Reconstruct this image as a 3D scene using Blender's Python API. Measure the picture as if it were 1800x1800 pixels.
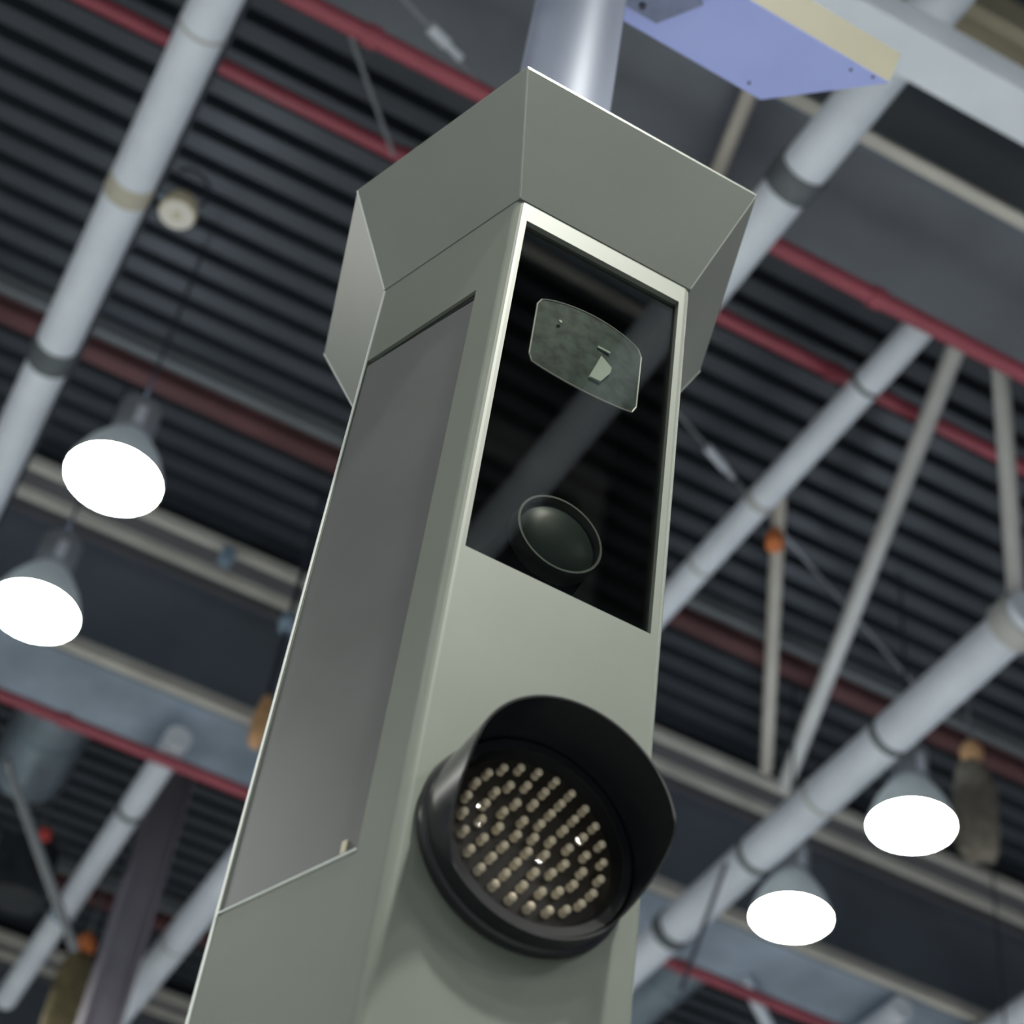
import bpy, math, random
from mathutils import Vector, Matrix
random.seed(7)
sc = bpy.context.scene
for o in list(bpy.data.objects): bpy.data.objects.remove(o)
COL = sc.collection

# ------------------------------------------------------------------ camera
CAM = Vector((-0.7074, -1.6536, 1.6))
cd = bpy.data.cameras.new('camera'); cam = bpy.data.objects.new('camera', cd); COL.objects.link(cam)
R_ = Vector((0.8812, -0.4584, 0.1151)); U_ = Vector((-0.4035, -0.6027, 0.6885)); W_ = Vector((0.2462, 0.6531, 0.7161))
M = Matrix((R_, U_, -W_)).transposed().to_4x4(); M.translation = CAM
cam.matrix_world = M
cd.sensor_width = 36; cd.sensor_height = 36; cd.sensor_fit = 'HORIZONTAL'; cd.lens = 3306.5/1800*36
cd.clip_end = 200; cd.clip_start = 0.05
cd.dof.use_dof = True; cd.dof.focus_distance = 2.75; cd.dof.aperture_fstop = 3.6
sc.camera = cam
# ------------------------------------------------------------------ world, exposure, lamps out of view
w = bpy.data.worlds.new('world'); sc.world = w; w.use_nodes = True
w.node_tree.nodes['Background'].inputs[0].default_value = (.6, .7, .9, 1)
w.node_tree.nodes['Background'].inputs[1].default_value = .05
vs = sc.view_settings
vs.view_transform = 'Standard'; vs.look = 'None'; vs.exposure = 1.8; vs.gamma = 1.0; vs.use_curve_mapping = False
LAMP_RADIUS = .265
sc.cycles.max_bounces = 5; sc.cycles.diffuse_bounces = 3; sc.cycles.glossy_bounces = 3; sc.cycles.transparent_max_bounces = 8
sc.cycles.caustics_reflective = False; sc.cycles.caustics_refractive = False
LAMP_EMISSION = 34.0
LAMP_COLOR = (1.0, .99, .93)
# other high-bay lamps, unseen; several added off the grid to brighten the column
OTHER_LAMPS = [(-5.55, 6.12), (-5.55, 7.42), (10.56, 6.12), (10.56, 7.42), (5.19, 0.05), (5.19, -1.25),
               (.60, -2.4), (.60, -3.7), (-5.55, -2.4), (-5.55, -3.7), (-.18, -8.5), (5.19, -5.0), (5.19, -6.3), (10.56, 0.0), (10.56, -6.0), (-5.55, -11.5),
               (-.18, -11.5), (5.19, -11.5), (-.18, 12.3), (5.19, 12.3), (5.19, 13.6), (-5.55, 12.3), (15.9, 0), (15.9, 6.8), (15.9, 12.3), (10.56, 12.3), (-.18, 13.6), (-5.55, 0.0), (-10.9, -1.1), (-10.9, -2.4), (-10.9, -6.5), (-10.9, -7.8), (-10.9, 6.1)]
for i, (x, y) in enumerate(OTHER_LAMPS):
    ld = bpy.data.lights.new('unseen_high_bay', 'AREA'); ld.shape = 'DISK'; ld.size = 2*LAMP_RADIUS
    ld.energy = LAMP_EMISSION*math.pi*math.pi*LAMP_RADIUS**2; ld.color = LAMP_COLOR
    lo = bpy.data.objects.new('unseen_high_bay', ld); COL.objects.link(lo); lo.location = (x, y, 9.0)

# unseen spotlight in front of the column, added for the signal light's shadow
sd = bpy.data.lights.new('added_spotlight', 'SPOT'); sd.energy = 540; sd.spot_size = math.radians(27); sd.spot_blend = .7; sd.shadow_soft_size = .16; sd.color = (1.0, .98, .90)
so = bpy.data.objects.new('added_spotlight', sd); COL.objects.link(so); so.location = (.45, -2.7, 8.9)
so.rotation_euler = (Vector((0, .05, 2.95))-Vector(so.location)).to_track_quat('-Z', 'Y').to_euler()

# ------------------------------------------------------------------ materials
def mat(name, col, rough=.5, metal=0.0, var=.0, scale=8, bump=0.0, bscale=60, emis=None, estr=0, spec=.5, coat=0, stretch=None, bdist=.002):
    m = bpy.data.materials.new(name); m.use_nodes = True
    nt = m.node_tree; b = nt.nodes['Principled BSDF']
    b.inputs['Base Color'].default_value = (*col, 1); b.inputs['Roughness'].default_value = rough
    b.inputs['Metallic'].default_value = metal; b.inputs['Specular IOR Level'].default_value = spec
    b.inputs['Coat Weight'].default_value = coat; b.inputs['Coat Roughness'].default_value = .1
    if emis: b.inputs['Emission Color'].default_value = (*emis, 1); b.inputs['Emission Strength'].default_value = estr
    if var or bump:
        tc = nt.nodes.new('ShaderNodeTexCoord'); mp = nt.nodes.new('ShaderNodeMapping')
        nt.links.new(tc.outputs['Object'], mp.inputs['Vector'])
        if stretch: mp.inputs['Scale'].default_value = stretch
    if var:
        n = nt.nodes.new('ShaderNodeTexNoise'); n.inputs['Scale'].default_value = scale; n.inputs['Detail'].default_value = 6
        nt.links.new(mp.outputs[0], n.inputs['Vector'])
        rp = nt.nodes.new('ShaderNodeValToRGB')
        rp.color_ramp.elements[0].position = .3; rp.color_ramp.elements[1].position = .7
        rp.color_ramp.elements[0].color = (*[c*(1-var) for c in col], 1); rp.color_ramp.elements[1].color = (*[min(1, c*(1+var)) for c in col], 1)
        nt.links.new(n.outputs['Fac'], rp.inputs['Fac']); nt.links.new(rp.outputs['Color'], b.inputs['Base Color'])
    if bump:
        n2 = nt.nodes.new('ShaderNodeTexNoise'); n2.inputs['Scale'].default_value = bscale; n2.inputs['Detail'].default_value = 4
        nt.links.new(mp.outputs[0], n2.inputs['Vector'])
        bp = nt.nodes.new('ShaderNodeBump'); bp.inputs['Strength'].default_value = bump; bp.inputs['Distance'].default_value = bdist
        nt.links.new(n2.outputs['Fac'], bp.inputs['Height']); nt.links.new(bp.outputs['Normal'], b.inputs['Normal'])
    return m
def glass(name, tint, rough=.02, ior=1.5, gloss=(1, 1, 1)):
    m = bpy.data.materials.new(name); m.use_nodes = True; nt = m.node_tree
    nt.nodes.clear(); out = nt.nodes.new('ShaderNodeOutputMaterial'); mx = nt.nodes.new('ShaderNodeMixShader')
    t = nt.nodes.new('ShaderNodeBsdfTransparent'); t.inputs[0].default_value = (*tint, 1)
    g = nt.nodes.new('ShaderNodeBsdfGlossy'); g.inputs['Roughness'].default_value = rough; g.inputs['Color'].default_value = (*gloss, 1)
    f = nt.nodes.new('ShaderNodeFresnel'); ge = nt.nodes.new('ShaderNodeNewGeometry')
    mr = nt.nodes.new('ShaderNodeMapRange'); mr.inputs['To Min'].default_value = ior; mr.inputs['To Max'].default_value = 1/ior
    nt.links.new(ge.outputs['Backfacing'], mr.inputs['Value']); nt.links.new(mr.outputs[0], f.inputs['IOR'])   # thin sheet: both faces mirror alike
    nt.links.new(f.outputs[0], mx.inputs[0]); nt.links.new(t.outputs[0], mx.inputs[1]); nt.links.new(g.outputs[0], mx.inputs[2])
    nt.links.new(mx.outputs[0], out.inputs['Surface']); return m
BODY = mat('grey_green_powder_coat', (.136, .156, .130), .50, .12, .06, 5, .05, 300)
DOOR = mat('grey_door_sheet', (.108, .116, .116), .38, .15, .08, 6, .05, 300)
HOOD = mat('hood_sheet', (.188, .206, .184), .36, .15, .05, 4, .04, 300)  # lighter than the body: bounce light put into the colour
HOODSEAM = mat('ground_weld_seam', (.27, .29, .265), .4, .2, .05, 30)
POLE = mat('polished_steel_pole', (.19, .22, .29), .55, .12, .06, 3, .03, 40, stretch=(6, 6, .4))
BLUE = mat('blue_protective_film', (.42, .49, 1.0), .28, 0, .06, 5, .12, 14, coat=.3)
CREAM = mat('cream_fascia', (.50, .475, .35), .5, 0, .05, 4)
PLATE = mat('galvanised_plate', (.20, .23, .36), .4, .4, .15, 20)
BLACK = mat('black_bay_lining', (.012, .012, .014), .9, spec=.1)
PLASTIC = mat('black_polycarbonate', (.007, .008, .010), .28, 0, .1, 20, spec=.5)
BOARD = mat('led_board', (.03, .022, .014), .35, 0, .3, 60)
LED = mat('led_bead', (.85, .74, .54), .3, 0, .15, 200)
PANE = glass('tinted_pane', (.73, .74, .72), .015, 1.5)
CLEAR = glass('clear_lens', (.93, .93, .93), .03, 1.25)
FLASH = mat('frosted_flash_glass', (.10, .135, .122), .6, 0, .5, 45, .2, 130, spec=.15)
FLASHRIM = mat('flash_rim', (.62, .64, .60), .35)
GLINT_PARTS = mat('flash_glint_and_parts', (.80, .90, .80), .25, .2)
LENS = mat('lens_glass', (.035, .052, .048), .35, 0, spec=.12)
LENSRIM = mat('lens_rim', (.16, .18, .17), .35, .5)
PALESTRIP = mat('pale_edge_strip', (.74, .78, .76), .35, .3, .05, 30)
BOLT = mat('dark_bolt', (.05, .05, .07), .4, .5)
DECK = mat('dark_roof_deck', (.052, .061, .074), .42, .25, .22, 1.1)
ROOF = mat('roof_board', (.06, .07, .08), .8, 0, .1, 2)
WHITE = mat('white_painted_tube', (.80, .86, .95), .38, 0, .07, 2.5)
COLLAR = mat('tube_collar', (.14, .16, .17), .5, .3, .2, 8)
COLLARG = mat('grey_lip', (.20, .22, .235), .5, .1, .1, 3)
TANBAND = mat('tan_band', (.55, .52, .42), .6, 0, .1, 8)
BRACE = mat('brace_grey', (.55, .55, .53), .45, .1, .08, 3)
TANROD = mat('brace_tan', (.52, .49, .43), .5, .1, .08, 3)
RED = mat('red_sprinkler_pipe', (.36, .07, .10), .32, 0, .15, 3)
REDBEAM = mat('red_oxide_beam', (.095, .036, .038), .6, 0, .25, 2.5)
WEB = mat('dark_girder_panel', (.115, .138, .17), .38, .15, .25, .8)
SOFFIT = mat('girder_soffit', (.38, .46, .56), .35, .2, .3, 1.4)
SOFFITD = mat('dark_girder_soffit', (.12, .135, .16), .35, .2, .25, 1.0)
RAIL = mat('beige_rail', (.62, .60, .54), .5, .05, .12, 3)
TANBEAM = mat('tan_purlin', (.42, .38, .27), .6, 0, .12, 3)
DUCT = mat('galvanised_duct', (.34, .42, .48), .3, .6, .2, 3)
RAILDARK = mat('rail_web_grey', (.13, .13, .14), .5, .1, .1, 2)
COLUMN = mat('mauve_steel_column', (.30, .28, .33), .5, .1, .12, 2)
WIRE = mat('steel_wire', (.32, .33, .35), .4, .6)
DARKWIRE = mat('dark_cable', (.03, .035, .05), .6)
BAG = mat('olive_chain_bag', (.20, .165, .085), .85, 0, .3, 10, .6, 18, bdist=.02)
BAGR = mat('brown_chain_bag', (.20, .18, .145), .85, 0, .3, 10, .6, 18, bdist=.02)
ORANGE = mat('orange_hook', (.72, .22, .07), .45, 0, .2, 12)
TANHOOK = mat('tan_hook_block', (.62, .36, .18), .5, 0, .2, 12)
REDKNOB = mat('red_hook', (.62, .08, .07), .4, 0, .15, 12)
HOIST = mat('black_hoist', (.022, .026, .032), .5, 0, .3, 10)
CLAMP = mat('blue_clamp', (.35, .48, .60), .35, .4, .2, 10)
SPOT = mat('white_spot_face', (.80, .77, .70), .5, 0, .05, 20)
SPOTC = mat('spot_rim', (.62, .56, .40), .5, 0, .1, 20)
FLOOR = mat('pale_hall_floor', (.62, .65, .66), .6, 0, .12, .6)
WALL = mat('grey_hall_wall', (.62, .65, .69), .8, 0, .08, .5)
BLUEWALL = mat('blue_bounce_wall', (.34, .38, .62), .8, 0, .08, .5)  # unseen wall, tinted blue to colour the light on the hood's right side
GLOW = mat('lamp_diffuser', (.9, .9, .9), .5, emis=LAMP_COLOR, estr=LAMP_EMISSION)
BELL = mat('acrylic_bell', (.55, .62, .62), .3, 0, .05, 10, emis=(.75, .9, 1.0), estr=.03)
BALLAST = mat('ballast_housing', (.35, .38, .42), .45, .3, .1, 10)

# ------------------------------------------------------------------ mesh helpers
class MB:
    def __init__(s): s.v = []; s.f = []
    def add(s, vs, fs):
        k = len(s.v); s.v += [tuple(p) for p in vs]; s.f += [tuple(i+k for i in f) for f in fs]; return s
    def box(s, x0, x1, y0, y1, z0, z1):
        return s.add([(x, y, z) for z in (z0, z1) for y in (y0, y1) for x in (x0, x1)],
                     [(0, 2, 3, 1), (4, 5, 7, 6), (0, 1, 5, 4), (2, 6, 7, 3), (0, 4, 6, 2), (1, 3, 7, 5)])
    def prism(s, bot, top, cap=True):
        n = len(bot); fs = [(i, (i+1) % n, n+(i+1) % n, n+i) for i in range(n)]
        if cap: fs += [tuple(range(n))[::-1], tuple(range(n, 2*n))]
        return s.add(list(bot)+list(top), fs)
    def tube(s, a, b, r0, r1=None, n=20, cap=True):
        a = Vector(a); b = Vector(b); r1 = r0 if r1 is None else r1
        d = (b-a).normalized(); e = d.orthogonal().normalized(); g = d.cross(e)
        ring = lambda c, r: [c+e*r*math.cos(2*math.pi*i/n)+g*r*math.sin(2*math.pi*i/n) for i in range(n)]
        return s.prism(ring(a, r0), ring(b, r1), cap)
    def path(s, pts, r, n=8):
        for a, b in zip(pts[:-1], pts[1:]): s.tube(a, b, r, n=n)
        return s
    def lathe(s, prof, c=(0, 0, 0), axis='z', n=28, closed=False):
        # prof: (radius, height) list
        vs = []; c = Vector(c)
        for (r, h) in prof:
            for i in range(n):
                t = 2*math.pi*i/n; p, q = r*math.cos(t), r*math.sin(t)
                vs.append(c+(Vector((p, q, h)) if axis == 'z' else Vector((p, h, q))))
        m = len(prof); fs = []
        for j in range(m-1 if not closed else m):
            for i in range(n):
                a, b = j*n+i, j*n+(i+1) % n; k = (j+1) % m
                fs.append((a, b, k*n+(i+1) % n, k*n+i))
        if not closed: fs += [tuple(range(n))[::-1], tuple(range((m-1)*n, m*n))]
        return s.add(vs, fs)
    def mesh(s, name, m, smooth=35):
        me = bpy.data.meshes.new(name); me.from_pydata(s.v, [], s.f); me.validate(); me.update()
        import bmesh
        bm = bmesh.new(); bm.from_mesh(me); bmesh.ops.recalc_face_normals(bm, faces=bm.faces); bm.to_mesh(me); bm.free()
        me.materials.append(m)
        if smooth:
            me.polygons.foreach_set('use_smooth', [True]*len(me.polygons)); me.set_sharp_from_angle(angle=math.radians(smooth))
        return me
    def build(s, name, m, parent=None, smooth=35):
        return link(name, s.mesh(name, m, smooth), parent)
def link(name, me, parent=None, loc=(0, 0, 0)):
    o = bpy.data.objects.new(name, me); COL.objects.link(o); o.location = loc
    if parent: o.parent = parent
    return o
def tag(o, label, cat, group=None, kind=None):
    o['label'] = label; o['category'] = cat
    if group: o['group'] = group
    if kind: o['kind'] = kind
    return o
def struct(o): o['kind'] = 'structure'; return o
def empty(name, loc=(0, 0, 0), rz=0):
    o = bpy.data.objects.new(name, None); COL.objects.link(o); o.location = loc; o.rotation_euler.z = rz; o.empty_display_size = .1
    return o

# ------------------------------------------------------------------ the hall shell
X0, X1, Y0, Y1, ZD = -13.0, 20.0, -16.0, 24.0, 11.2
struct(MB().box(X0-.3, X1+.3, Y0-.3, Y1+.3, -.2, 0).build('floor', FLOOR))
struct(MB().box(X0-.3, X0, Y0, Y1, 0, ZD+.5).build('wall_left', WALL))
struct(MB().box(X1, X1+.3, Y0, Y1, 0, ZD+.5).build('wall_right', BLUEWALL))
struct(MB().box(X0-.3, X1+.3, Y1, Y1+.3, 0, ZD+.5).build('wall_back', WALL))
struct(MB().box(X0-.3, X1+.3, Y0-.3, Y0, 0, ZD+.5).build('wall_front', WALL))
ceiling = struct(MB().box(X0-.3, X1+.3, Y0-.3, Y1+.3, ZD+.16, ZD+.5).build('ceiling', ROOF))
PITCH = .22
prof = []
for k in range(4):
    o = k*PITCH
    prof += [(o, 0), (o+.122, 0), (o+.143, .11), (o+.199, .11)]
prof.append((4*PITCH, 0))
m = MB()
vs_ = [(x, y, z) for x in (X0, X1) for (y, z) in prof] + [(x, y, z+.006) for x in (X0, X1) for (y, z) in prof]
n = len(prof); fs_ = []
for i in range(n-1):
    fs_ += [(i, i+1, n+i+1, n+i), (2*n+i, 3*n+i, 3*n+i+1, 2*n+i+1)]
m.add(vs_, fs_); sheet = m.mesh('deck_sheet', DECK, 0)
y = Y0
while y < Y1-.5:
    link('deck_sheet', sheet, ceiling, (0, y, ZD)); y += 4*PITCH

# ------------------------------------------------------------------ girders that cross the hall from left to right
def girder(yw, zb, label, zr=11.0, near=True, depth=.77):
    g = empty('box_girder', (0, yw, zb)); g.name = 'box_girder'
    top = ZD-zb
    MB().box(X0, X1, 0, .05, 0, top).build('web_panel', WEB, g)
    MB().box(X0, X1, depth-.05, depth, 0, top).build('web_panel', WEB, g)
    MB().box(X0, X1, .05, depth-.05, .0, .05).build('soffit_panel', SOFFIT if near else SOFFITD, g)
    lf = MB(); lf.box(X0, X1, -.07, 0, -.02, .012).box(X0, X1, -.016, 0, .012, .12); lf.build('lower_flange', RAIL, g)
    uf = MB(); uf.box(X0, X1, -.05, 0, zr-zb-.06, zr-zb); uf.build('web_rib', RAILDARK, g)
    rl = MB(); z = zr-zb
    if near:
        rl.box(X0, X1, -.52, -.455, z-.06, z+.02).box(X0, X1, -.22, -.15, z-.06, z+.02).build('upper_rail', RAIL, g)
        MB().box(X0, X1, -.455, -.22, z, z+.02).box(X0, X1, -.15, 0, z-.0, z+.02).build('rail_web', RAILDARK, g)
    else:
        rl.box(X0, X1, -.52, -.44, z-.10, z+.02).box(X0, X1, -.24, -.15, z-.10, z+.02).box(X0, X1, -.44, -.24, z, z+.02).box(X0, X1, -.52, -.44, z+.02, top).build('upper_rail', TANBEAM, g)
    tag(g, label, 'girder'); g['kind'] = 'structure'
    return g
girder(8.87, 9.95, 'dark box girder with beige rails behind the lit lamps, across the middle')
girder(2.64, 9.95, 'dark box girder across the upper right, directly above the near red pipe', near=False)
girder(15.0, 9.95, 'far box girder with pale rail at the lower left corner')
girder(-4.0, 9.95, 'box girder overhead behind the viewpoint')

# ------------------------------------------------------------------ tubes, pipes, braces
def H(rx, ry, z): return Vector((CAM.x+rx*(z-1.6), CAM.y+ry*(z-1.6), z))   # hall plan position from height above eye level
def pipe(name, a, b, r, m, label, cat, group=None, collars=(), n=20, kind=None):
    a = Vector(a); b = Vector(b); root = empty(name, a)
    MB().tube((0, 0, 0), b-a, r, n=n).build('pipe_run' if m is RED else 'tube_run', m, root)
    d = (b-a).normalized()
    for c in collars:
        yy, wd, ex, mm = c
        t = (yy-a.y)/(b.y-a.y) if abs(b.y-a.y) > abs(b.x-a.x) else (yy-a.x)/(b.x-a.x)
        p = (b-a)*t
        MB().tube(p-d*wd/2, p+d*wd/2, r+ex, n=n).build('collar', mm, root)
    tag(root, label, cat, group)
    return root
ZL = 9.35; hl = ZL-1.6
T1x = CAM.x+0*hl
def yr(ry, z): return CAM.y+ry*(z-1.6)
GT = 'white roof truss tubes'
t1 = pipe('truss_tube', (CAM.x+.004*hl, -8, ZL), (CAM.x-.012*hl, 20, ZL), .118, WHITE, 'thick white tube with tan band at upper left, small round spotlight clamped to it', 'steel tube', GT,
     [(yr(.79, ZL), .12, .004, TANBAND), (yr(.955, ZL), .16, .014, COLLAR), (yr(.655, ZL), .02, .006, BRACE), (-.2, .16, .014, COLLAR)])
MB().tube((.137, .1, -.01), (.012, 24, -.01), .016, n=8).build('cable', DARKWIRE, t1)  # dark line along the tube's right side, drawn as a thin rod
pipe('truss_tube', (2.30, -7.5, ZL), (1.80, 15.5, ZL), .12, WHITE, 'white tube running behind the grey hood to the lower left edge of the column', 'steel tube', GT,
     [(yr(.557, ZL), .14, .016, COLLAR), (yr(1.62, ZL), .02, .006, BRACE), (-2.5, .14, .016, COLLAR)])
pipe('truss_tube', (4.85, 4.42, ZL), (4.84, 19, ZL), .14, WHITE, 'thick white tube at lower right passing above both right-hand lit lamps', 'steel tube', GT,
     [(yr(.962, ZL), .05, .008, COLLAR), (yr(1.06, ZL), .03, .01, BRACE), (yr(1.162, ZL), .05, .008, COLLAR), (yr(1.303, ZL), .10, .014, COLLAR), (yr(.80, ZL), .14, .03, BRACE)])
pipe('truss_tube', H(.492, .585, 10.5), H(.487, 1.02, 10.5), .095, WHITE, 'slimmer white tube crossing the corrugated deck right of the dark glass panel', 'steel tube', GT,
     [(yr(.67, 10.5), .03, .006, COLLAR), (yr(.80, 10.5), .05, .008, BRACE), (yr(.88, 10.5), .03, .006, BRACE)])
pipe('truss_tube', H(.226, 1.315, 9.72), H(.224, 1.84, 9.72), .098, WHITE, 'short white tube crossed by a red pipe at far lower left', 'steel tube', GT,
     [(yr(1.441, 9.72), .06, .006, COLLAR), (yr(1.64, 9.72), .05, .012, CLAMP)])
pipe('truss_tube', H(.959, 1.283, 9.82), H(.955, 1.60, 9.82), .10, WHITE, 'end of a white tube at bottom right, below the lowest lit lamp', 'steel tube', GT)
pipe('truss_tube', H(1.052, 1.20, 9.8), H(1.05, 1.6, 9.8), .12, WHITE, 'white tube just entering the bottom right corner', 'steel tube', GT)
# braces
def rod(a, b, r, m, label, group='thin roof braces', cat='brace', name='brace_rod', n=14):
    a = Vector(a); o = MB().tube((0, 0, 0), Vector(b)-a, r, n=n).build(name, m); o.location = a
    return tag(o, label, cat, group)
rod(H(.508, .575, 10.6), H(.684, 1.066, 10.6), .062, BRACE, 'long grey brace slanting from the red pipe down to the beige rail at right')
tb = rod(H(.497, .787, 10.62), H(.660, 1.057, 10.7), .05, TANROD, 'upright grey-tan brace with an orange hook near its top')
hk = MB().lathe([(.03, -.16), (.06, -.13), (.065, -.05), (.03, .02)], n=16).build('hook', ORANGE, tb); hk.location = H(.516, .822, 10.56)-tb.location
rod(H(.545, .598, 10.6), H(.700, .780, 9.58), .055, BRACE, 'brace at right edge running into the end of the thick white tube')
rod(H(.284, .44, 9.75), H(.335, .66, 9.75), .042, TANROD, 'short tan brace seen between blue panel and hood edge')
rod(H(.815, 1.335, 9.9), H(.90, 1.41, 9.8), .05, WHITE, 'short pale brace below the red pipe at bottom right')
rod(H(.105, 1.44, 9.0), H(.255, 1.70, 8.7), .035, COLLARG, 'grey strut beside the black hoist at lower left')
# red pipes
GR = 'red sprinkler pipes'
pipe('sprinkler_pipe', (X0+.02, 3.17, 9.55), (X1-.02, 3.17, 9.55), .048, RED, 'red pipe along the near girder, passing behind the top of the hood', 'pipe', GR,
     [(x, .07, .012, RED) for x in (-.0, 2.9, 5.6)], n=16)
pipe('sprinkler_pipe', (X0+.02, yr(.675, 10.85), 10.85), (X1-.02, yr(.672, 10.85), 10.85), .05, RED, 'red pipe under the deck, second from the top, passing behind the white tube', 'pipe', GR,
     [(x, .08, .012, RED) for x in (.62, 3.6)], n=16)
pipe('sprinkler_pipe', (X0+.02, 9.11, 9.55), (X1-.02, 9.09, 9.55), .045, RED, 'red pipe lowest in view, below the dark girder', 'pipe', GR,
     [(x, .07, .012, RED) for x in (.35, 5.3)], n=16)
def purlin(y, label):
    r0 = empty('red_purlin', (0, y, 10.95))
    MB().box(X0, X1, 0, .13, 0, .22).build('purlin_web', REDBEAM, r0)
    MB().box(X0, X1, -.07, 0, .12, .25).build('purlin_lip', COLLARG, r0)
    return tag(r0, label, 'beam', 'red oxide purlins')
purlin(yr(.937, 10.95), 'broad dull red beam under the corrugated deck, above the lit lamps')
purlin(yr(.937, 10.95)+6.2, 'dull red beam under the far deck at lower left, beyond the girder')
# white square beam, upper right corner
wb = MB(); wb.box(1.2, 9.0, 0, .206, 0, .20).build('hanging_beam', WHITE)
hb = bpy.data.objects['hanging_beam']; hb.location = (0, 1.402, 8.6); tag(hb, 'broad white square beam crossing the upper right corner', 'beam')
# hangers of the white beam up to the deck
for x in (3.4, 6.8):
    rodo = MB().tube((0, 0, 0), (0, 0, ZD-8.80), .012, n=8).build('beam_hanger', WIRE); rodo.parent = hb; rodo.location = (x, .10, .20)
# supporting steel column below the middle girder
colroot = empty('steel_column', (CAM.x+.177*12.5, CAM.y+12.5, 0))
MB().box(-.14, .14, -.012, .012, 0.02, ZD).build('column_web', COLUMN, colroot)
for s_ in (-1, 1): MB().box(-.14 if s_ < 0 else .12, -.12 if s_ < 0 else .14, -.13, .13, 0.02, ZD).build('column_flange', COLUMN, colroot)
MB().box(-.2, .2, -.2, .2, 0, .02).build('base_plate', COLUMN, colroot)
tag(colroot, 'tall mauve-grey steel column under the girder at lower left', 'column')

# ------------------------------------------------------------------ lamps in view
def lamp(x, y, label):
    L = empty('high_bay_lamp', (x, y, 9.0))
    MB().lathe([(LAMP_RADIUS, 0), (LAMP_RADIUS, .012)], n=32).build('diffuser', GLOW, L)
    MB().lathe([(.275, -.012), (.275, .02), (.262, .06), (.225, .16), (.16, .27), (.11, .33), (.105, .33), (.155, .26), (.22, .15), (.268, .02), (.268, -.012)], n=32, closed=True).build('bell_shade', BELL, L)
    b = MB().lathe([(.11, .33), (.125, .36), (.125, .58), (.09, .62)], n=24).build('ballast_housing', BALLAST, L)
    MB().tube((0, 0, .62), (0, 0, ZD-9.0), .010, n=8).build('hanger_rod', DARKWIRE, L)
    MB().box(-.03, .03, -.13, -.118, .36, .50).build('terminal_box', WHITE, b)
    ul = bpy.data.lights.new('uplight', 'AREA'); ul.shape = 'DISK'; ul.size = .30; ul.energy = 1.0; ul.color = (.8, .9, 1.0)    # the share that leaves the vented top
    uo = bpy.data.objects.new('uplight', ul); COL.objects.link(uo); uo.location = (x, y, 9.63); uo.rotation_euler.x = math.pi
    tag(L, label, 'lamp', 'lit high-bay lamps')
lamp(*H(.0745, 1.05, 9.0).xy, 'bright round lamp at left, the upper one of the left pair')
lamp(*H(.0675, 1.231, 9.0).xy, 'bright round lamp cut by the left edge of the photo')
lamp(*H(.7995, 1.048, 9.0).xy, 'bright round lamp at right beside the brown hanging bag')
lamp(*H(.793, 1.222, 9.0).xy, 'bright round lamp at bottom right in front of dark girder, lowest of all')
# small unlit spotlight on the upper left tube
p = H(.0315, .795, 9.3)
S = empty('clamp_spotlight', p)
MB().lathe([(.095, 0), (.10, .03), (.085, .10), (.04, .13)], n=24).build('housing', SPOTC, S)
MB().lathe([(.088, -.006), (.088, .0)], n=24).build('front_disc', SPOT, S)
MB().lathe([(.022, -.010), (.022, -.006)], n=16).build('centre_cap', SPOTC, S)
MB().tube((-.02, 0, .08), (-.13, .0, .08), .016, n=10).build('clamp_arm', CLAMP, S)
pts = [Vector((.02+.10*math.sin(t), .0+.02*math.sin(t), .13+.13*(1-math.cos(t)))) for t in [math.pi*1.35*i/14 for i in range(15)]]
MB().path(pts, .009, 8).build('cable_loop', DARKWIRE, S)
tag(S, 'small round white spotlight with cable loop hanging at upper left tube', 'spotlight')
# clamp on girder rail
c0 = MB(); c0.box(-.05, .05, -.05, .05, 0, .10).tube((0, -.02, -.05), (0, -.02, 0), .035, n=12)
c0 = c0.build('beam_clamp', CLAMP); c0.location = (CAM.x+.179*9.25, 8.33, 10.8); tag(c0, 'small bluish clamp on the beige girder rail left of the column', 'clamp')

# ------------------------------------------------------------------ ducts
def duct(a, b, r, label):
    a = Vector(a); b = Vector(b); root = empty('air_duct', a); d = (b-a).normalized()
    MB().tube((0, 0, 0), b-a, r, n=28).build('duct_run', DUCT, root)
    L = (b-a).length; k = .0
    while k < L:
        MB().tube(d*k, d*(k+.04), r+.012, n=28).build('duct_seam', DUCT, root); k += .6
    return tag(root, label, 'duct', 'round galvanised ducts')
duct((.38, 9.78, 10.45), (.42, 11.1, 10.45), .30, 'bluish round duct at left below the red pipe')
duct((6.0, 9.9, 10.5), (5.9, 13.5, 10.5), .25, 'teal round duct at the bottom edge right of the column')

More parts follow.
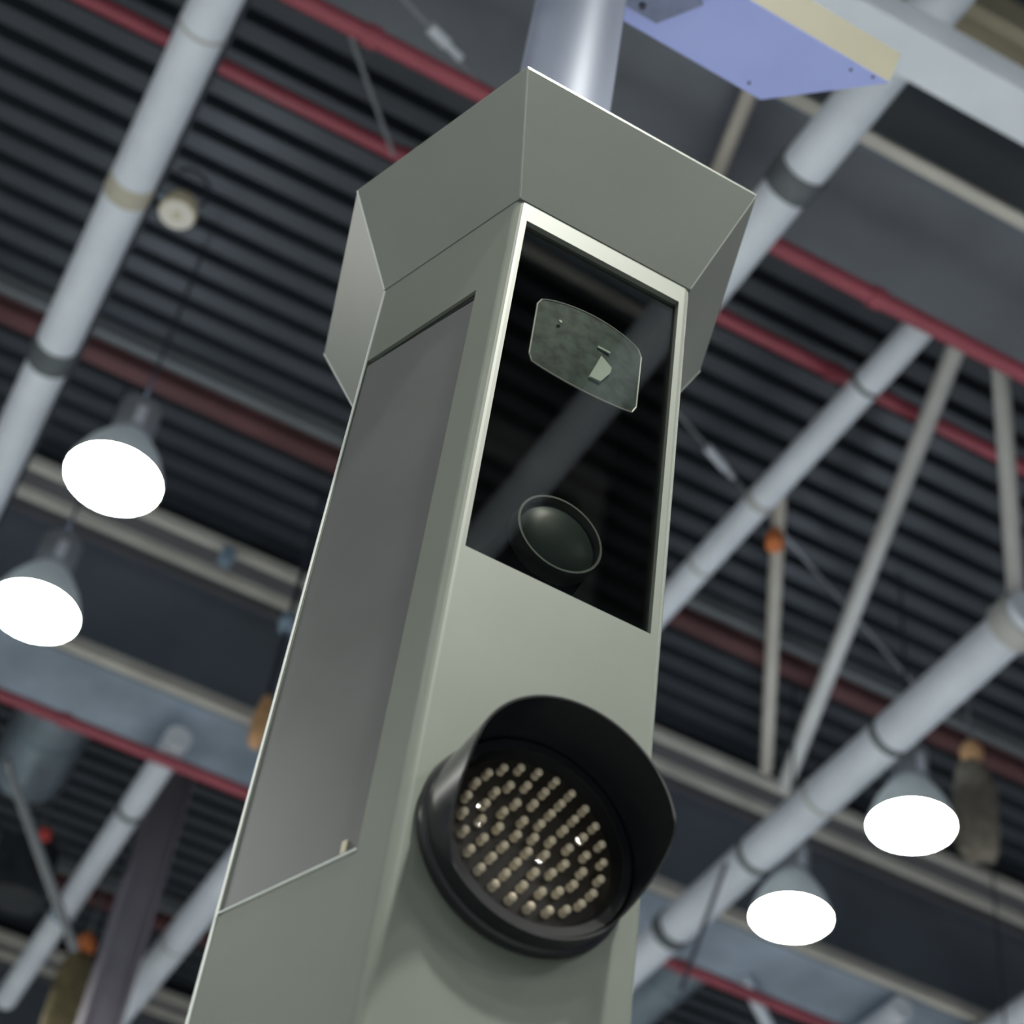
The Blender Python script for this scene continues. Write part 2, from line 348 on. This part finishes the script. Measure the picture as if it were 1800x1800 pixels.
# ------------------------------------------------------------------ hoists, bags, wires
def hoist(x, y, ztop, zb, rx, bagm, hookm, label, motor=True):
    root = empty('chain_hoist', (x, y, zb))
    h = ztop-zb
    bg = MB()
    prof_ = [(.02, 0), (rx*.8, .04), (rx, h*.3), (rx*.95, h*.75), (rx*.7, h*.93), (rx*.35, h)]
    n_ = 24; vs2 = []
    for (r_, z_) in prof_:
        for i in range(n_):
            t = 2*math.pi*i/n_; q_ = r_*(1+.10*math.sin(5*t+z_*6)); vs2.append((q_*math.cos(t), q_*math.sin(t)*.8, z_))
    bg.add(vs2, [(j*n_+i, j*n_+(i+1) % n_, (j+1)*n_+(i+1) % n_, (j+1)*n_+i) for j in range(len(prof_)-1) for i in range(n_)]+[tuple(range(n_))[::-1], tuple(range((len(prof_)-1)*n_, len(prof_)*n_))])
    bg.build('chain_bag', bagm, root, 60)
    hk = MB(); hk.lathe([(.03, 0), (.075, .03), (.085, .10), (.05, .17), (.02, .19)], (0, 0, h), n=18); hk.build('hook_block', hookm, root)
    MB().tube((0, 0, h+.19), (0, 0, ZD-zb), .012, n=8).build('chain', WIRE, root)
    tag(root, label, 'hoist', 'chain hoists under the roof')
    return root
hoist(CAM.x+.83*8.0, CAM.y+8.0, 10.0, 9.2, .165, BAGR, TANHOOK, 'brown fabric chain bag hanging beside the right-hand upper lamp')
hoist(CAM.x+.1557*13.2, CAM.y+13.2, 9.35, 8.5, .15, BAG, ORANGE, 'olive chain bag with orange hook at the lower left corner')
# black hoist motor with red hook at the left edge
hp = H(.172, 1.60, 9.8)
hm = empty('hoist_motor', hp)
MB().lathe([(.12, -.30), (.21, -.26), (.23, 0), (.21, .24), (.12, .29)], n=24).build('motor_body', HOIST, hm)
MB().box(-.28, -.14, -.16, .16, -.26, .20).build('gear_case', HOIST, hm)
MB().lathe([(.02, 0), (.055, .02), (.06, .07), (.03, .12)], (.02, -.22, .18), n=16).build('red_hook', REDKNOB, hm)
MB().tube((0, 0, .29), (0, 0, ZD-hp.z), .014, n=8).build('chain', WIRE, hm)
tag(hm, 'black hoist motor with a red hook at the lower left edge', 'hoist')
# hook and cable left of the column
q0 = Vector((CAM.x+.2225*9.4, CAM.y+9.4, 0))
hc = empty('hook_cable', (q0.x, q0.y, 8.95))
MB().tube((0, 0, .30), (0, 0, ZD-8.95), .02, n=10).build('cable', DARKWIRE, hc)
MB().lathe([(.03, -.05), (.06, .0), (.065, .18), (.045, .30), (.03, .36)], n=18).build('hook_block', TANHOOK, hc)
MB().lathe([(.05, .95), (.07, 1.0), (.05, 1.08)], n=14).build('cable_sleeve', CLAMP, hc)
tag(hc, 'tan hook block on a dark cable beside the left edge of the column', 'hook')
def wire(pts, r, m, label, sleeve=None):
    a = Vector(pts[0]); root = empty('wire_rope', a)
    MB().path([Vector(p_)-a for p_ in pts], r, 8).build('wire', m, root)
    if sleeve:
        s0, s1 = [Vector(p_)-a for p_ in sleeve]; MB().tube(s0, s1, .032, n=12).build('turnbuckle', WHITE, root)
        e_ = (s1-s0).normalized(); MB().tube(s1, s1+e_*.10, .02, n=10).build('turnbuckle_end', WHITE, root)
    return tag(root, label, 'wire', 'bracing wires')
wire([H(.060, .594, 10.4), H(.136, .676, 10.62)], .013, WIRE, 'thin grey wire between the two red pipes above the hood at left')
wire([H(.09, .572, 9.7), H(.20, .617, 9.75)], .010, WIRE, 'wire with pale turnbuckle beside the steel pole', (H(.117, .583, 9.711), H(.131, .588, 9.716)))
wire([H(.36, .745, 10.95), H(.72, .912, 10.95)], .011, WIRE, 'long wire with pale turnbuckle crossing the deck right of the glass panel', (H(.431, .778, 10.95), H(.452, .788, 10.95)))
wire([H(.703, 1.19, 9.05), H(.775, 1.385, 9.05)], .016, DARKWIRE, 'dark cable hanging in front of the thick white tube at lower right')
wire([(CAM.x+.842*9.0, CAM.y+9.0, ZD), (CAM.x+.842*9.0, CAM.y+9.0, 7.0)], .008, DARKWIRE, 'thin vertical cable at the right edge in front of dark girder')

# ------------------------------------------------------------------ the speed camera column
RZ = .03
HEX = [(-.16, 0), (.16, 0), (.2597, .2868), (.1796, .56), (-.1796, .56), (-.2597, .2868)]
Z0, ZT, OFF = 4.09, 4.305, .0906
def rounded(poly, rad, seg=5):
    out = []; n = len(poly); spans = []
    for i in range(n):
        p = Vector(poly[i]); a = (Vector(poly[i-1])-p).normalized(); b = (Vector(poly[(i+1) % n])-p).normalized()
        ang = a.angle(b); t = rad[i]/math.tan(ang/2); c = p+(a+b).normalized()*(rad[i]/math.sin(ang/2))
        s = p+a*t-c; e = p+b*t-c
        tot = s.angle(e); sg = 1 if s.x*e.y-s.y*e.x > 0 else -1
        k0 = len(out)
        for k in range(seg+1):
            th = sg*tot*k/seg; out.append((c.x+s.x*math.cos(th)-s.y*math.sin(th), c.y+s.x*math.sin(th)+s.y*math.cos(th)))
        spans.append((k0, len(out)-1))
    return out, spans
col = empty('speed_camera_column', (0, 0, 0), RZ)
tag(col, 'tall grey-green metal speed camera column with flared hood and dark glass panel', 'camera column')
poly, spans = rounded(HEX, [.017, .012, .010, .010, .010, .012])
# glass opening on the front face and door recess on the left face
GX, GZ0, GZ1, REC = .142, 3.312, 4.043, .014
DS0, DZ0, DZ1, DREC = .062, 2.848, 3.898, .007
b = MB()
n = len(poly)
def wallquad(i, j, z0, z1): b.add([(*poly[i], z0), (*poly[j], z0), (*poly[j], z1), (*poly[i], z1)], [(0, 1, 2, 3)])
fl_end = spans[0][1]; fr_start = spans[1][0]; ml_end = spans[5][1]; ml_start = spans[5][0]; fl_start = spans[0][0]
for i in range(n):
    j = (i+1) % n
    if i == fl_end and j == fr_start: continue
    if i == ml_end and j == fl_start: continue
    wallquad(i, j, 0, Z0)
# front face: frame around the opening
xa, xb = poly[fl_end][0], poly[fr_start][0]
def fq(x0, x1, z0, z1, y=0): b.add([(x0, y, z0), (x1, y, z0), (x1, y, z1), (x0, y, z1)], [(0, 1, 2, 3)])
fq(xa, xb, 0, GZ0); fq(xa, xb, GZ1, Z0); fq(xa, -GX, GZ0, GZ1); fq(GX, xb, GZ0, GZ1)
for (p0, p1) in [((-GX, GZ0), (GX, GZ0)), ((GX, GZ0), (GX, GZ1)), ((GX, GZ1), (-GX, GZ1)), ((-GX, GZ1), (-GX, GZ0))]:
    b.add([(p0[0], 0, p0[1]), (p1[0], 0, p1[1]), (p1[0], REC, p1[1]), (p0[0], REC, p0[1])], [(0, 1, 2, 3)])
# left face with recess
FLv, MLv = Vector((-.16, 0)), Vector((-.2597, .2868)); dL = (MLv-FLv).normalized(); nL = Vector((-dL.y, dL.x)); LL = (MLv-FLv).length
if nL.x > 0: nL = -nL
sA = (Vector(poly[fl_start])-FLv).dot(dL); sB = (Vector(poly[ml_end])-FLv).dot(dL)
def lp(s, z, dep=0): v = FLv+dL*s-nL*dep; return (v.x, v.y, z)
def lq(pts): b.add(pts, [(0, 1, 2, 3)])
lq([lp(sA, 0), lp(sB, 0), lp(sB, DZ0-.007), lp(sA, DZ0-.007)])
lq([lp(sA, DZ0-.007), lp(DS0, DZ0-.007), lp(DS0, DZ1), lp(sA, DZ1)])
lq([lp(sA, DZ1), lp(sB, DZ1), lp(sB, Z0), lp(sA, Z0)])
lq([lp(DS0, DZ0-.007), lp(sB, DZ0-.007), lp(sB, DZ0, .003), lp(DS0, DZ0, .003)])        # chamfered sill
lq([lp(DS0, DZ0, .003), lp(sB, DZ0, .003), lp(sB, DZ0, DREC), lp(DS0, DZ0, DREC)])
lq([lp(DS0, DZ1), lp(sB, DZ1), lp(sB, DZ1, DREC+.02), lp(DS0, DZ1, DREC+.02)])
for s_e in (DS0, sB): lq([lp(s_e, DZ0), lp(s_e, DZ1), lp(s_e, DZ1, DREC+.02), lp(s_e, DZ0, DREC+.02)])
b.add([(*p_, Z0) for p_ in poly], [tuple(range(n))]); b.add([(*p_, 0.0) for p_ in poly], [tuple(range(n))[::-1]])
body = b.build('body_shell', BODY, col, 40)
bp_ = MB().box(-.32, .32, -.10, .66, 0, .025).build('base_plate', BODY, col)
# door
dm = MB(); zt = DZ1-.012
edge = [lp(DS0+.001, 0, DREC), lp(sB-.001, 0, DREC-.005), lp(sB-.001, 0, DREC+.012), lp(DS0+.001, 0, DREC+.012)]
dm.prism([(x, y, DZ0+.001) for x, y, z in edge], [(x, y, zt) for x, y, z in edge])
door = dm.build('door', DOOR, col, 40); door['label'] = 'darker grey flush access door on the left side'
gk = [lp(DS0+.001, 0, DREC-.002), lp(sB-.03, 0, DREC-.001), lp(sB-.03, 0, DREC+.01), lp(DS0+.001, 0, DREC+.01)]
MB().prism([(x, y, zt+.0005) for x, y, z in gk], [(x, y, DZ1-.0005) for x, y, z in gk]).build('door_gap_shade', PLASTIC, door)  # black strip drawing the shadow in the gap above the door
lk = MB(); P_ = Vector(lp(.092, 2.862, DREC)); nn = Vector((nL.x, nL.y, 0)); dd = Vector((dL.x, dL.y, 0))
lk.add([P_+dd*s+Vector((0, 0, z))+nn*k for k in (0, .004) for (s, z) in ((-.004, -.008), (.004, -.008), (.004, .010), (-.004, .010))],
       [(0, 1, 2, 3), (4, 5, 6, 7), (0, 1, 5, 4), (1, 2, 6, 5), (2, 3, 7, 6), (3, 0, 4, 7)])
lk.build('latch', CREAM, door)
# thin pale strips along the left corner and the door sill
am = poly[(ml_start+ml_end)//2]
MB().tube((am[0], am[1], .03), (am[0], am[1], Z0-.004), .0026, n=8).build('edge_strip', PALESTRIP, col)
MB().tube(lp(DS0+.001, DZ0-.0015, -.0002), lp(sB, DZ0-.0015, -.0002), .0014, n=8).build('sill_strip', PALESTRIP, door)
# hood
def offset(poly_, d):
    out = []; n_ = len(poly_); L_ = []
    for i in range(n_):
        a, c = Vector(poly_[i]), Vector(poly_[(i+1) % n_]); e = (c-a).normalized(); nn_ = Vector((e.y, -e.x)); L_.append((a+nn_*d, e))
    for i in range(n_):
        (a, e), (c, g) = L_[i-1], L_[i]
        den = e.x*g.y-e.y*g.x; t = ((c.x-a.x)*g.y-(c.y-a.y)*g.x)/den; out.append(a+e*t)
    return out
lo = offset(HEX, .0015); up = offset(HEX, OFF); lip = offset(HEX, OFF); loi = offset(HEX, -.004); upi = offset(HEX, OFF-.006)
hood = MB()
inner = offset(HEX, OFF-.012)
hood.prism([(*p_, ZT-.012) for p_ in inner], [(*p_, ZT-.006) for p_ in inner])
hood = hood.build('hood', HOOD, col); hood['label'] = 'flared six-sided hood'
for i in range(6):
    j = (i+1) % 6
    def ins(p_, q_, f=.0002):           # pull ends in a hair so that each sheet keeps its own edge
        d_ = (q_-p_).normalized(); return p_+d_*f, q_-d_*f
    a0, a1 = ins(lo[i], lo[j]); b0, b1 = ins(up[i], up[j]); c0_, c1_ = ins(loi[i], loi[j]); d0, d1 = ins(upi[i], upi[j])
    m = MB()
    m.prism([(*a0, Z0-.002), (*b0, ZT-.005), (*b0, ZT), (*d0, ZT), (*d0, ZT-.005), (*c0_, Z0)],
            [(*a1, Z0-.002), (*b1, ZT-.005), (*b1, ZT), (*d1, ZT), (*d1, ZT-.005), (*c1_, Z0)])
    m.build('hood_panel', HOOD, hood, 0)
    MB().tube((*lo[i], Z0-.001), (*up[i], ZT-.004), .0016, n=8).build('corner_seam', PALESTRIP if i in (4, 5) else HOODSEAM, hood)
# camera window: bay, pane, flash unit and lens behind the pane
win = MB()
D2_ = .16
win.add([(-GX, REC, GZ0), (GX, REC, GZ0), (GX, REC, GZ1), (-GX, REC, GZ1), (-GX, D2_, GZ0), (GX, D2_, GZ0), (GX, D2_, GZ1), (-GX, D2_, GZ1)],
        [(0, 1, 5, 4), (1, 2, 6, 5), (2, 3, 7, 6), (3, 0, 4, 7), (4, 5, 6, 7)])
win = win.build('camera_window', BLACK, col, 0); win['label'] = 'dark tinted glass panel with flash and lens behind'
MB().box(-GX+.0005, GX-.0005, REC-.005, REC-.001, GZ0+.0005, GZ1-.0005).build('pane', PANE, win)
# flash unit: barrel-shaped front, curved top and bottom edges
fx0, fx1, fz0, fz1 = -.088, .100, 3.765, 3.915
def flash_grid(nx, nz, y0, bulge, grow=0):
    vs3 = []
    for k in range(nz+1):
        for i in range(nx+1):
            a = i/nx*2-1; c = k/nz*2-1
            x = (fx0+fx1)/2+a*((fx1-fx0)/2+grow); zc = (fz0+fz1)/2+c*((fz1-fz0)/2+grow+.016*(1-a*a))
            r_ = max(0, (abs(a)**6+abs(c)**6)-1)
            x -= (.010 if a > 0 else -.010)*max(0, abs(a*c)-.8)*3
            vs3.append((x, y0-bulge*(1-a*a)*(1-.4*c*c), zc))
    return vs3
nx, nz = 14, 10
fm = MB(); gv = flash_grid(nx, nz, .030, .010)
fm.add(gv, [(k*(nx+1)+i, k*(nx+1)+i+1, (k+1)*(nx+1)+i+1, (k+1)*(nx+1)+i) for k in range(nz) for i in range(nx)])
fl = fm.build('flash_glass', FLASH, win)
rm = MB()
bd = [gv[i] for i in range(nx+1)]+[gv[k*(nx+1)+nx] for k in range(1, nz+1)]+[gv[nz*(nx+1)+i] for i in range(nx-1, -1, -1)]+[gv[k*(nx+1)] for k in range(nz-1, 0, -1)]
for i in range(len(bd)): rm.tube(bd[i], bd[(i+1) % len(bd)], .0016, n=6)
rm.build('flash_rim', FLASHRIM, win)
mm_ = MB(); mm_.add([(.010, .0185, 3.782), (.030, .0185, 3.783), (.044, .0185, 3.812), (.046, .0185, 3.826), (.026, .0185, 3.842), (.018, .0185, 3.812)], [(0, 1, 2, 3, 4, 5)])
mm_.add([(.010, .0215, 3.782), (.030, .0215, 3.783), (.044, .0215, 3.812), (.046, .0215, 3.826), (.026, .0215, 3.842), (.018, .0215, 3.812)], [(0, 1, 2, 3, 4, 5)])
mm_.build('lamp_glint', GLINT_PARTS, win, 0)  # pale patch standing in for a lamp's reflection in the flash glass
MB().box(.018, .040, .018, .020, 3.856, 3.860).build('flash_tube', GLINT_PARTS, win)
MB().lathe([(.003, .0185), (.003, .021)], (-.050, 0, 3.872), 'y', 10).build('indicator_dot', GLINT_PARTS, win)
LC = (.004, 0, 3.447)
MB().lathe([(.067, .030), (.067, .06), (.063, .06), (.0635, .030)], LC, 'y', 40, closed=True).build('lens_rim', LENSRIM, win)
MB().lathe([(.062, .042), (.050, .036), (.030, .032), (.004, .0305)], LC, 'y', 40).build('lens_glass', LENS, win)
MB().lathe([(.067, .061), (.072, .15)], LC, 'y', 32).build('lens_barrel', BLACK, win)
# signal light with visor and LED matrix
LZ = 2.892; LXc = -.003
def lathe_y(prof_, n_=44, closed=False): return MB().lathe(prof_, (LXc, 0, LZ), 'y', n_, closed)
sig = lathe_y([(.137, -.001), (.139, -.006), (.137, -.014), (.131, -.017), (.131, -.030), (.127, -.036), (.115, -.036), (.110, -.022), (.108, -.001)], closed=True)
sig = sig.build('signal_light', PLASTIC, col, 30); sig['label'] = 'round black signal light with hooded visor and rows of beads'
lathe_y([(.110, -.002), (.110, -.018), (.108, -.0185)]).build('led_board', BOARD, sig)
NV = 72; ro, ri = .1325, .1295; v_ = []
def vis_len(ph):
    a = abs(ph); L0 = .126
    if a <= math.radians(78): return L0
    if a >= math.radians(132): return .040
    t = (a-math.radians(78))/math.radians(54); t = t*t*(3-2*t)
    return L0+(.040-L0)*t
for k in range(NV+1):
    ph = math.radians(-179.9+359.8*k/NV); y_ = -vis_len(ph)
    for (r_, yy) in ((ro, -.016), (ro, y_), (ri, y_), (ri, -.016)):
        v_.append((LXc+r_*math.sin(ph), yy, LZ+r_*math.cos(ph)))
f_ = []
for k in range(NV):
    for e in range(4):
        a, c = k*4+e, k*4+(e+1) % 4; f_.append((a, c, c+4, a+4))
MB().add(v_, f_).build('visor', PLASTIC, sig, 40)
lathe_y([(.1145, -.036), (.105, -.0415), (.075, -.048), (.04, -.052), (.004, -.053)]).build('lens_cover', CLEAR, sig)
led = MB().lathe([(.0052, 0), (.0058, -.002), (.0054, -.0045), (.0036, -.0066), (.0036, -.0074), (.0052, -.0095), (.0057, -.012), (.0048, -.0145), (.0022, -.0162)], (0, 0, 0), 'y', 10).mesh('led', LED, 60)
rings = [(0, 1), (.0230, 6), (.0460, 12), (.0690, 18), (.0920, 24)]
for (rr, cnt) in rings:
    for k in range(cnt):
        t = 2*math.pi*(k+.25)/cnt
        link('led', led, sig, (LXc+rr*math.cos(t), -.0185, LZ+rr*math.sin(t)))

# ------------------------------------------------------------------ steel pole with blue-filmed sign housing
mast = empty('steel_mast', (0, 0, ZT-.006), RZ)
zb = ZT-.006
tag(mast, 'round polished steel pole above the hood carrying a blue-filmed panel', 'pole')
PY = .30
MB().tube((0, PY, 0), (0, PY, 5.597-zb), .0985, n=48).build('pole_shaft', POLE, mast, 60)
hs = MB(); zs = 5.60-zb
bot = [(.777, .214), (.549, .418), (-.549, .418), (-.777, .214)]; top = [(.803, .197), (.565, .436), (-.565, .436), (-.803, .197)]
hs.prism([(*p_, zs+.004) for p_ in bot], [(*p_, zs+.135) for p_ in top])
house = hs.build('sign_housing', CREAM, mast, 0); house['label'] = 'cream sign housing with blue underside'
MB().prism([(*p_, zs) for p_ in bot], [(*p_, zs+.0035) for p_ in bot]).build('underside_film', BLUE, house, 0)
mp_ = MB(); pb = [(.292, .278), (.226, .376), (-.226, .376), (-.292, .278), (-.226, .226), (.226, .226)]
mp_.prism([(*p_, zs-.012) for p_ in pb], [(*p_, zs-.0005) for p_ in pb])
mpl = mp_.build('mounting_plate', PLATE, mast, 0)
for (bx, by) in ((.175, .355), (.215, .275), (-.175, .355), (-.215, .275)):
    MB().lathe([(.008, -.006), (.009, 0)], (bx, by, zs-.012), n=10).build('bolt', BOLT, mpl)
for (bx, by) in ((.68, .235), (.735, .222), (.50, .395), (-.68, .235)):
    MB().lathe([(.0035, -.002), (.004, 0)], (bx, by, zs), n=10).build('screw', BOLT, house)
